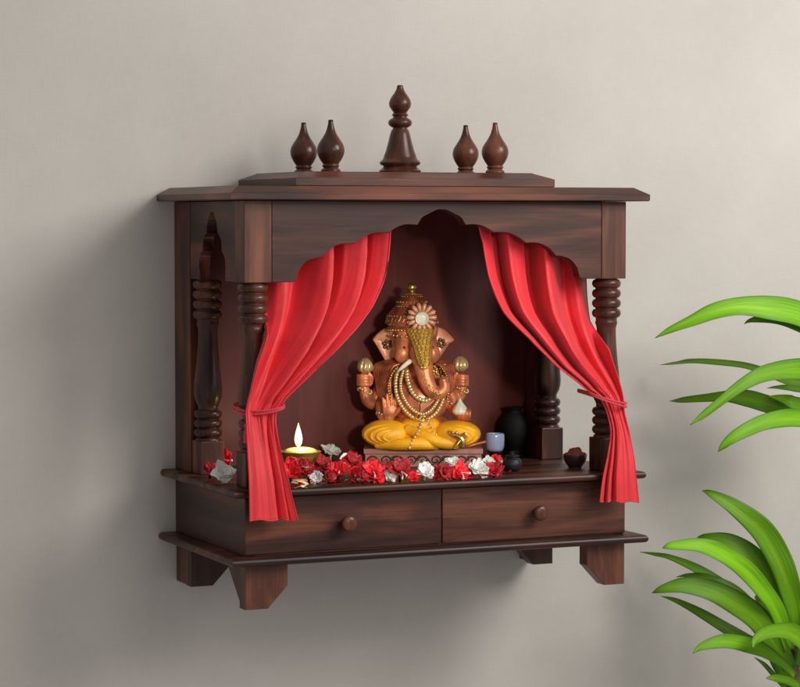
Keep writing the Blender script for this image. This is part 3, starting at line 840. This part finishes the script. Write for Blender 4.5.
# lotus buds & sweet
def bud(cx, cy, w, h, r, mats):
    bm = bmesh.new()
    c = L3(cx, cy+h/2, w)
    for k in range(8):
        a = 2*PI*k/8
        pts = [(c.x+math.cos(a)*rr*r*SC, c.y+math.sin(a)*rr*r*SC, c.z+zz*h*SC) for rr, zz in ((.25, 0), (.72, .2), (.85, .42), (.62, .72), (.12, 1.0))]
        q = crv(pts, 14); tube(bm, q, [SC*r*(.10+.30*math.sin(PI*(.08+.88*i/14))) for i in range(15)], 8)
    ell(bm, c+Vector((0, 0, h*.42*SC)), (r*.75*SC, r*.75*SC, h*.42*SC), None, 12, 10)
    o = obj('lotus_bud', bm, mats, st, True)
    return o
bud(364.5, 363.5, 7, 15, 6.5, PEARL); bud(461, 361.5, 7, 15, 6.5, PEARL)
bm = bmesh.new()
c = L3(460, 412, 25)
lathe(bm, [(r*SC, z*SC) for r, z in crv([(5, 0), (7.2, 2.5), (7.4, 5), (5.5, 8.5), (3, 12), (1, 15.5), (.3, 17)], 30)], tuple(c), 28)
for v in bm.verts:
    d = v.co-c; a = math.atan2(d.y, d.x); k = 1+.09*abs(math.sin(a*5)); v.co.x = c.x+d.x*k; v.co.y = c.y+d.y*k
obj('sweet', bm, IVORY, st, True, 60)
# bangles
for cx, cy, w, R in ((364, 389, 5.5, 6.8), (462, 388, 5.5, 6.4), (384.5, 413.5, 15, 8.6), (451.5, 401, 9, 9), (386, 385, -5, 9.5), (451, 382, -5, 9)):
    bm = bmesh.new()
    for k in range(16):
        a = 2*PI*k/16; ell(bm, L3(cx+R*math.cos(a), cy+1.6*math.sin(a*2)+R*.25*math.cos(a), w+R*math.sin(a)), (1.35*SC,)*3, None, 8, 6)
    obj('bangle', bm, PEARL, st, True)

# ------------------------------------------------------------------ objects on the shelf
# diya
dc = P(300.5, 460, -.135); 
dr = empty('oil_lamp', (dc.x, dc.y, ZS+.0002)); tag(dr, 'shiny brass oil lamp bowl with a lit flame behind the red curtain', 'lamp')
zb = (343.5-0)*0
lift = dc.z-ZS
bm = bmesh.new()
R = .0275
pf = [(.016, 0), (.0165, .0015), (.0150, .003), (.0140, lift*.35), (.0165, lift*.55), (.0205, lift*.8), (.0240, lift+.003), (.0256, lift+.007), (R, lift+.0105), (R+.0004, lift+.0118), (R-.0012, lift+.0121), (.0235, lift+.0105), (.020, lift+.0095), (.001, lift+.0092)]
lathe(bm, crv(pf, 60), (0, 0, 0), 44); obj('bowl', bm, BRASS, dr, True, 60)
bm = bmesh.new()
lathe(bm, crv([(.0225, lift+.0100), (.0222, lift+.0126), (.017, lift+.0155), (.008, lift+.0170), (.002, lift+.0172)], 20), (0, 0, 0), 36); obj('wax', bm, WAX, dr, True)
bm = bmesh.new(); tube(bm, [(-.003, 0, lift+.016), (-.003, 0, lift+.020)], .0009, 8); wk = obj('wick', bm, DARKM, dr, True)
bm = bmesh.new()
lathe(bm, crv([(.0012, 0), (.0040, .004), (.0053, .010), (.0046, .016), (.0030, .023), (.0012, .029), (.0003, .0325)], 30), (-.003, 0, lift+.0175), 20)
obj('flame', bm, FLAME, dr, True)
pl_ = bpy.data.lights.new('flame_light', 'POINT'); pl_.energy = .10; pl_.color = (1, .72, .35); pl_.shadow_soft_size = .006
fl = bpy.data.objects.new('flame_light', pl_); COL.objects.link(fl); fl.parent = dr; fl.location = (-.003, -.012, lift+.030)

# pale blue cup on dark stand
cc = P(495, 451, -.145)
cu = empty('small_cup', (cc.x, cc.y, ZS+.0002), -YAW); tag(cu, 'tiny pale blue cup with bronze handle at the right end of the idol plinth', 'cup')
lift = cc.z-ZS
bm = bmesh.new(); lathe(bm, crv([(.013, 0), (.013, .002), (.006, .005), (.005, lift*.6), (.009, lift-.003), (.012, lift-.0004)], 30), (0, 0, 0), 30); obj('stand', bm, BOWLM, cu, True, 50)
bm = bmesh.new(); lathe(bm, crv([(.0095, lift), (.0118, lift+.003), (.0130, lift+.010), (.0132, lift+.019), (.0126, lift+.0235), (.0112, lift+.0235), (.0112, lift+.012), (.001, lift+.005)], 40), (0, 0, 0), 32); obj('cup_body', bm, BLUE, cu, True, 60)
bm = bmesh.new(); tube(bm, crv([(-.012, 0, lift+.013), (-.022, -.002, lift+.011), (-.034, -.004, lift+.008), (-.042, -.004, lift+.007)], 16), .0022, 10); obj('handle', bm, COPPER, cu, True)
# dark little pot
dp = PZ(516, 472, ZS)
dk = empty('dark_pot', (dp.x, dp.y+.012, ZS+.0002)); tag(dk, 'small dark iron pot between the blue cup and the square pillar block', 'pot')
bm = bmesh.new(); lathe(bm, crv([(.007, 0), (.0115, .003), (.0135, .010), (.0115, .016), (.0085, .0185), (.0105, .0205), (.0095, .0205), (.007, .018), (.009, .010), (.001, .004)], 44), (0, 0, 0), 30); obj('pot_body', bm, DARKM, dk, True, 60)
bm = bmesh.new(); lathe(bm, crv([(.0092, .0196), (.0080, .0215), (.003, .0228), (.0025, .0245), (.0032, .0258), (.001, .0268)], 20), (0, 0, 0), 24); obj('lid', bm, DARKM, dk, True)
up = P(514, 452, -.048)
uk = empty('dark_urn', (up.x, up.y, ZS+.0002)); tag(uk, 'tall dark rounded urn at the back, left of the rear right pillar', 'urn')
bm = bmesh.new(); lathe(bm, crv([(.012, 0), (.013, .003), (.009, .008), (.010, .012), (.0165, .022), (.0215, .036), (.0205, .050), (.0145, .060), (.0100, .064), (.0105, .068), (.0140, .072)], 50), (0, 0, 0), 36); obj('urn_body', bm, URNM, uk, True, 60)
# powder bowl
pb = PZ(575, 468, ZS)
bw = empty('powder_bowl', (pb.x, pb.y, ZS+.0002)); tag(bw, 'dark wooden bowl heaped with rust red powder between the right pillar blocks', 'bowl')
bm = bmesh.new(); lathe(bm, crv([(.009, 0), (.0095, .002), (.0125, .006), (.0155, .012), (.0165, .0185), (.0155, .0187), (.0140, .015), (.001, .013)], 40), (0, 0, 0), 34); obj('bowl_body', bm, BOWLM, bw, True, 60)
bm = bmesh.new(); lathe(bm, crv([(.0148, .0165), (.0140, .0195), (.0100, .0225), (.0060, .0265), (.001, .0272)], 24), (0, 0, 0), 40)
for v in bm.verts: v.co += Vector((0, 0, .0035*noise.noise(v.co*180)))+Vector((.0012*noise.noise(v.co*240+Vector((5, 5, 5))), 0, 0))
obj('powder', bm, POWD, bw, True)

# ------------------------------------------------------------------ flowers
def petal(bm, M4, Lr, Wd, cup, curl, seed, nu=8, nv=9):
    g = []
    for j in range(nv+1):
        v = j/nv; row = []
        w = Wd*(math.sin(PI*min(1, .10+.80*v**.75))**.8)*(1 if v < .97 else .85)
        for i in range(nu+1):
            u = i/nu*2-1
            x = Lr*v*math.cos(curl*v*.6); z = Lr*math.sin(cup)*v*(1-.35*curl*v)
            y = u*w
            z += .28*abs(u)**2*w*(1-v*.3)+.15*Wd*noise.noise(Vector((u*2.6+seed, v*3, seed)))*(1+2*v)
            x += -.12*Lr*abs(u)**2*v+.05*Lr*noise.noise(Vector((u*3, seed, v*2)))
            row.append(bm.verts.new(M4 @ Vector((x, y, z))))
        g.append(row)
    for a, b in zip(g[:-1], g[1:]):
        for i in range(nu): bm.faces.new((a[i], a[i+1], b[i+1], b[i]))
def flower(px, py, size, mat, label, lean, seed, stem=True, rose=False, up=.010, kind='artificial flower'):
    rnd = random.Random(seed); lean = (lean[0]+rnd.uniform(-.5, .5), lean[1]+rnd.uniform(-.1, .5))
    c = PZ(px, py+size*.42, ZS+.0015); c.y = max(-.279, min(-.030, c.y))
    Rm = size*.5*1.33e-3*1.02
    c2 = P(px, py, c.y)
    h = max(Rm*.5, c2.z-ZS)
    root = empty('flower', (c2.x, c2.y, ZS)); tag(root, label, 'flower', 'artificial flowers strewn along the shelf')
    ax = Vector((lean[0], -1, lean[1])).normalized()           # flower faces roughly outward
    q = Vector((0, 0, 1)).rotation_difference(ax).to_matrix().to_4x4()
    T = Matrix.Translation((0, 0, h)) @ q
    bm = bmesh.new()
    layers = ((rnd.choice((4, 5)), 1.08, rnd.uniform(.1, .5), .6), (rnd.choice((3, 4)), .80, rnd.uniform(.5, .9), .25), (3, .5, 1.15, 0)) if not rose else ((6, .95, .35, .9), (5, .82, .8, .4), (5, .62, 1.15, .1), (4, .42, 1.35, 0))
    for li, (n, s, cup, curl) in enumerate(layers):
        for k in range(n):
            a = 2*PI*k/n+li*.6+rnd.uniform(-.2, .2)
            M4 = T @ Matrix.Rotation(a, 4, 'Z') @ Matrix.Translation((Rm*.05, 0, 0))
            petal(bm, M4, Rm*s*rnd.uniform(.75, 1.2), Rm*.52*s*rnd.uniform(.8, 1.2), cup*rnd.uniform(.6, 1.3), curl*rnd.uniform(.3, 1.6), rnd.uniform(0, 50))
    o = obj('petals', bm, mat, root, True)
    so = o.modifiers.new('t', 'SOLIDIFY'); so.thickness = .0005
    if stem:
        bm = bmesh.new()
        for k in range(rnd.choice((0, 1, 1, 2))):
            a = rnd.uniform(-1.5, 1.5); ln = rnd.uniform(.35, .75)
            e = Vector((math.sin(a)*Rm*ln, -Rm*.6, -abs(math.cos(a))*Rm*.7*ln))
            b0 = Vector((0, -Rm*.25, h)); p1 = b0+e*.5+Vector((0, -Rm*.15, 0)); p2 = b0+e
            p2.z = max(p2.z, .001)
            tube(bm, crv([tuple(b0), tuple(p1), tuple(p2)], 8), [.0006, .0006, .0006, .0006, .0007, .0008, .0009, .0010, .0007], 6)
            ell(bm, p2, (.0014, .0012, .0018), None, 8, 6)
        obj('stamen', bm, STEMM, root, True)
    # foot: calyx that touches the shelf
    bm = bmesh.new(); tube(bm, [(0, .001, 0), (0, .001, h*.5), (0, 0, h)], [.0018, .0015, .0025], 8); obj('calyx', bm, DARKM if mat in (REDD, REDP) else STEMM, root, True)
FL = [
 (220, 459, 28, REDP, 'red flower between the two left pillars, above a white one', (-.2, .5), 1),
 (223, 473, 24, WHTP, 'white flower on the shelf between the two left pillars', (-.5, .3), 2, False),
 (210, 469, 19, REDD, 'small dark red flower leftmost of all on the shelf, behind left pillars', (-.4, .5), 23, False),
 (291, 471, 22, REDP, 'red flower touching the inner edge of the left curtain hem', (-.1, .4), 3),
 (300, 466, 22, REDD, 'deep red flower directly in front of the brass lamp', (.4, .7), 4),
 (309, 474, 17, REDD, 'dark red flower with white stamens right of the lamp front', (.2, .2), 5),
 (331, 453, 22, GREYP, 'greyish white flower lying behind the red ones, right of the lamp', (-.1, 1.6), 6, False),
 (324, 465, 22, REDD, 'dark red flower below the greyish white one beside the lamp', (.0, .9), 7),
 (338, 470, 20, REDP, 'bright red flower in the front row halfway between lamp and plinth', (-.1, .2), 8),
 (353, 463, 23, REDD, 'deep red flower just left of the plinth corner, set back', (.3, .9), 9, False),
 (354, 473, 16, REDP, 'small red flower at the shelf edge just left of the plinth', (.2, .1), 10),
 (372, 471, 24, REDP, 'large bright red flower under the left corner of the plinth', (-.2, .5), 11),
 (378, 480, 14, REDP, 'small red bloom at the shelf edge below the large plinth corner flower', (.1, .1), 12, False),
 (400, 471, 25, REDD, 'dark crimson flower with white stamens before the plinth, right of bright one', (.3, .6), 13),
 (425, 472, 21, WHTP, 'pure white rose shaped flower centred before the plinth', (.0, .7), 14, True, True),
 (446, 473, 22, REDD, 'dark red flower between the white rose and the bright red bloom', (-.1, .4), 15, False),
 (452, 463, 18, GREYP, 'pale grey white flower leaning on the plinth front', (-.2, 1.4), 16, False, True),
 (460, 472, 20, REDP, 'bright red flower below the pale one right of the plinth centre', (.1, .2), 17),
 (478, 469, 22, GREYP, 'dull white flower under the right corner of the plinth', (.2, .8), 18, True, True),
 (482, 475, 13, WHTP, 'small white bloom at the shelf edge under the plinth right corner', (.1, .2), 19, False),
 (497, 460, 15, REDP, 'small bright red flower below the pale blue cup', (.1, .5), 20),
 (494, 470, 18, REDD, 'dark red flower rightmost in the front row, before the iron pot', (.1, .5), 21, False),
 (388, 468, 16, REDD, 'deep red flower tucked behind the front row at the plinth left half', (-.2, .9), 24, False),

 (311, 465, 15, REDD, 'small dark red flower between the lamp and the first greyish white flower', (-.3, .4), 31, False),
 (318, 477, 13, WHTP, 'tiny white bloom at the shelf edge right of the lamp', (-.3, .2), 32, False),
 (329, 477, 13, REDD, 'small dark red bloom at the shelf edge below a bright red one near the lamp', (.3, .1), 33, False),
 (345, 461, 14, WHTP, 'tiny white bloom peeking out behind the red ones left of the plinth', (.1, .8), 34, False),
 (363, 478, 13, REDD, 'small dark red bloom at the shelf edge left of the large bright red flower', (.2, .2), 35, False),
 (390, 477, 13, WHTP, 'tiny white bloom at the shelf edge left of the crimson flower', (.2, .1), 36),
 (413, 476, 13, REDP, 'small bright red bloom just left of the white rose shaped flower', (-.2, .2), 37, False),
 (437, 477, 12, REDD, 'tiny dark red bloom at the shelf edge right of the white rose shaped flower', (.2, .1), 38, False),
 (470, 477, 12, REDD, 'tiny dark red bloom at the shelf edge below the plinth, beside a white one', (.1, .1), 39, False),
 (489, 462, 14, GREYP, 'small dull white flower left of the little red one under the cup', (.2, .6), 40, False),
]
for f in FL: flower(*f)
# loose petals strewn between the flowers
bm = bmesh.new(); rp = random.Random(21)
for k in range(150):
    px = rp.uniform(288, 508); c = PZ(px, rp.uniform(472, 489)-(px-288)*.045, ZS+.0022)
    c.y = max(-.287, min(-.15, c.y))
    T = Matrix.Translation(c) @ Matrix.Rotation(rp.uniform(0, 6.28), 4, 'Z') @ Matrix.Rotation(rp.uniform(-.35, .35), 4, 'X')
    n0 = len(bm.faces); Lp = rp.uniform(.005, .010)
    petal(bm, T, Lp, Lp*rp.uniform(.3, .5), rp.uniform(.1, .6), rp.uniform(0, 1.2), rp.uniform(0, 99), 4, 5)
    bm.faces.ensure_lookup_table(); mi = rp.choice((0, 0, 0, 1, 1, 2))
    for f_ in bm.faces[n0:]: f_.material_index = mi
lo = obj('loose_petals', bm, [REDD, REDP, WHTP], None, True); tag(lo, 'loose red and white petals scattered among the flowers on the shelf', 'petals', kind='stuff')

# ------------------------------------------------------------------ plant
plant_base = P(797, 700, -.20)
pr = empty('leafy_plant', (plant_base.x, plant_base.y, plant_base.z-.35)); tag(pr, 'green dracaena with long arching strap leaves at the right edge', 'plant')
PB = pr.location.copy()
def leaf(spec, ydep, tilt, tone, vfold=.22, twist=0):
    """spec: (px,py,halfwidth px) from tip to base; ydep: (y_tip,y_base)"""
    n = 60
    q = crv(spec, n)
    bm = bmesh.new(); uvl = bm.loops.layers.uv.new('uv')
    pts = []
    for k, (x, y, w) in enumerate(q):
        f = k/n
        Y = ydep[0]+(ydep[1]-ydep[0])*f-.02*math.sin(PI*f)
        pts.append(P(x, y, Y))
    rows = []; NW = 10
    rs = random.Random(int(spec[0][0]*7+spec[0][1]))
    ph = rs.uniform(0, 9)
    for k, p in enumerate(pts):
        f = k/n
        t = (pts[min(k+1, n)]-pts[max(k-1, 0)]).normalized()
        view = (CAM-p).normalized()
        nn = (view*math.cos(tilt+twist*f)+UP*math.sin(tilt+twist*f)); nn = (nn-t*nn.dot(t)).normalized()
        side = t.cross(nn).normalized()
        hwid = max(.15, q[k][2])*1.42e-3/max(.45, math.cos(tilt+twist*f)*.9+.1)
        row = []
        for i in range(NW+1):
            u = i/NW*2-1
            o = side*hwid*u - nn*hwid*vfold*(1-abs(u))*1.0 + nn*hwid*.10*math.sin(f*22+ph+u*2.4)*abs(u)*.8
            row.append(bm.verts.new(p+o-PB))
        rows.append(row)
    for k in range(n):
        for i in range(NW):
            f = bm.faces.new((rows[k][i], rows[k][i+1], rows[k+1][i+1], rows[k+1][i]))
            for l, (a, b) in zip(f.loops, ((k, i), (k, i+1), (k+1, i+1), (k+1, i))): l[uvl].uv = (b/NW, a/n*3)
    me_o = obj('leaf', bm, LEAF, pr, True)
    me_o['leaf_tone'] = tone  # brightness factor chosen leaf by leaf, mostly lower for rear leaves
    so = me_o.modifiers.new('t', 'SOLIDIFY'); so.thickness = .0004; so.offset = 0
T2 = (.3)
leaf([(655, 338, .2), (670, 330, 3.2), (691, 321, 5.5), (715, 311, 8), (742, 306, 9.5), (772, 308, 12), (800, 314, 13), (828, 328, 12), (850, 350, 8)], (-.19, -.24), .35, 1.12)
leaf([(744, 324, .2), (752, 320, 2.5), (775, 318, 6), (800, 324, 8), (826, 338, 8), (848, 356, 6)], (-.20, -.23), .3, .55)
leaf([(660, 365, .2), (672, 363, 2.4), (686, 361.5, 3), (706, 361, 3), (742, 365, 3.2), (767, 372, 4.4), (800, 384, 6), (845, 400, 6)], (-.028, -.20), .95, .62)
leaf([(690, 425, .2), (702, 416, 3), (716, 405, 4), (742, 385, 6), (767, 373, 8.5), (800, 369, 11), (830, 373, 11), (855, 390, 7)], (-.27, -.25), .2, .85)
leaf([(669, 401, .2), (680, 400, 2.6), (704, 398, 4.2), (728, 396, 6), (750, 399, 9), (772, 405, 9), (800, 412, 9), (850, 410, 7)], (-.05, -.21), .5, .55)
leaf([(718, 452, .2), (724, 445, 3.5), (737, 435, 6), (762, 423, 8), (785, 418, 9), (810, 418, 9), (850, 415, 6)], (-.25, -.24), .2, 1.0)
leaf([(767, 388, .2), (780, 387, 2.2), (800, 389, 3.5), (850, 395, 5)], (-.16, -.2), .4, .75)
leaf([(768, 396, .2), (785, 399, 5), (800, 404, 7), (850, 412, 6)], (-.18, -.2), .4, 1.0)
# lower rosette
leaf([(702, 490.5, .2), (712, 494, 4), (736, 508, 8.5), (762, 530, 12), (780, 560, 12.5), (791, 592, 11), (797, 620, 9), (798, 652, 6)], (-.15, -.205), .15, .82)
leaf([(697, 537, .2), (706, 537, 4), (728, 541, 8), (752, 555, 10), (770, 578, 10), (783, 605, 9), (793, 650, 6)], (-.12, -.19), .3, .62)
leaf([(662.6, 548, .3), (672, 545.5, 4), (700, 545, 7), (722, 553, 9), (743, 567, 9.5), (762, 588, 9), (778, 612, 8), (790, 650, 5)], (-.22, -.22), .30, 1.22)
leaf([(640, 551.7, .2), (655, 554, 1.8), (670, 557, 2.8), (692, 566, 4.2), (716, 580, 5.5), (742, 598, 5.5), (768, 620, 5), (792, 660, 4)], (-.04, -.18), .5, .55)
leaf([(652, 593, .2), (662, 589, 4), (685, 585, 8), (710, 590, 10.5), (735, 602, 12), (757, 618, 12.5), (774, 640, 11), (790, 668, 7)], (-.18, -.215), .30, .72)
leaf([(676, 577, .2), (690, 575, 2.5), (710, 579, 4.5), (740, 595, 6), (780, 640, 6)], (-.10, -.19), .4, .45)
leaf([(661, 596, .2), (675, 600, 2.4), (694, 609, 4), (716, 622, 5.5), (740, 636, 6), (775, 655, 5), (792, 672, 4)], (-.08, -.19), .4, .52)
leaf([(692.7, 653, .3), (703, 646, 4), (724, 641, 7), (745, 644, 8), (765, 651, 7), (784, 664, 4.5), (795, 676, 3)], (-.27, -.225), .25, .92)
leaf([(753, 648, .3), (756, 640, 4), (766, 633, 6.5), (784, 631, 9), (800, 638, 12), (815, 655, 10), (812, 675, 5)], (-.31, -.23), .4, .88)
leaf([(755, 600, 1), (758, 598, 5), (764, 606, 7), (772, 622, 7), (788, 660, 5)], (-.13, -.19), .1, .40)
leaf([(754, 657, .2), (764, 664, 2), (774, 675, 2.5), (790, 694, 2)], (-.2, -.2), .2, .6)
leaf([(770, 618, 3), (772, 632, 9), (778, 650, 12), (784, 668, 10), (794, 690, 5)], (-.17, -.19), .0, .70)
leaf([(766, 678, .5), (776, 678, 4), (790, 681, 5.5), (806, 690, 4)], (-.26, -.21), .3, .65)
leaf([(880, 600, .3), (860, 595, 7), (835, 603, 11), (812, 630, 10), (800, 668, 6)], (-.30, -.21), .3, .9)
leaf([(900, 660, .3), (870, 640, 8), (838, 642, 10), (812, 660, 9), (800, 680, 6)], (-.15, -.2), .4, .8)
bm = bmesh.new()
sp_ = [P(796, 645, -.20), P(795.5, 660, -.20), P(795, 687, -.20), P(795, 760, -.20), PB+Vector((0, 0, .0))]
tube(bm, [p-PB for p in [Vector(v) for v in crv([tuple(p) for p in sp_], 40)]], [.0072*(1+.10*math.sin(i*1.7)) for i in range(41)], 16)
obj('stem', bm, BARK, pr, True)
bm = bmesh.new()
sp_ = [P(850, 392, -.22), P(846, 470, -.22), P(836, 600, -.21), P(826, 720, -.20), PB+Vector((.02, .0, 0))]
tube(bm, [p-PB for p in [Vector(v) for v in crv([tuple(p) for p in sp_], 60)]], [.0072*(1+.10*math.sin(i*1.7)) for i in range(61)], 16)
obj('stem', bm, BARK, pr, True)

# ------------------------------------------------------------------ lights
def area(name, loc, target, size, energy, col=(1, 1, 1), size_y=None):
    l = bpy.data.lights.new(name, 'AREA'); l.energy = energy; l.color = col; l.size = size
    if size_y: l.shape = 'RECTANGLE'; l.size_y = size_y
    o = bpy.data.objects.new(name, l); COL.objects.link(o); o.location = loc
    o.rotation_euler = (Vector(target)-Vector(loc)).to_track_quat('-Z', 'Y').to_euler()
    return o
area('key_softbox', (1.12, -1.75, .80), (.12, 0, .05), .95, 37, (1, .98, .95))
area('front_softbox', (.22, -2.7, .45), (0, -.2, -.25), .9, 9.5, (1, .985, .965))
sl = bpy.data.lights.new('idol_boost_spot', 'SPOT'); sl.energy = 150; sl.spot_size = math.radians(9.5); sl.spot_blend = 1; sl.shadow_soft_size = .10; sl.color = (1, .95, .88)  # added spot that only brightens the idol; no such lamp stands here
so_ = bpy.data.objects.new('idol_boost_spot', sl); COL.objects.link(so_); so_.location = (-.30, -2.3, .06)
so_.rotation_euler = (Vector((.055, -.09, -.235))-so_.location).to_track_quat('-Z', 'Y').to_euler()
w = bpy.data.worlds.new('World'); S.world = w; w.use_nodes = True
w.node_tree.nodes['Background'].inputs[0].default_value = (1, .98, .96, 1)
w.node_tree.nodes['Background'].inputs[1].default_value = .34

S.view_settings.view_transform = 'Standard'; S.view_settings.look = 'None'; S.view_settings.gamma = 1; S.view_settings.exposure = 0
S.cycles.use_denoising = True
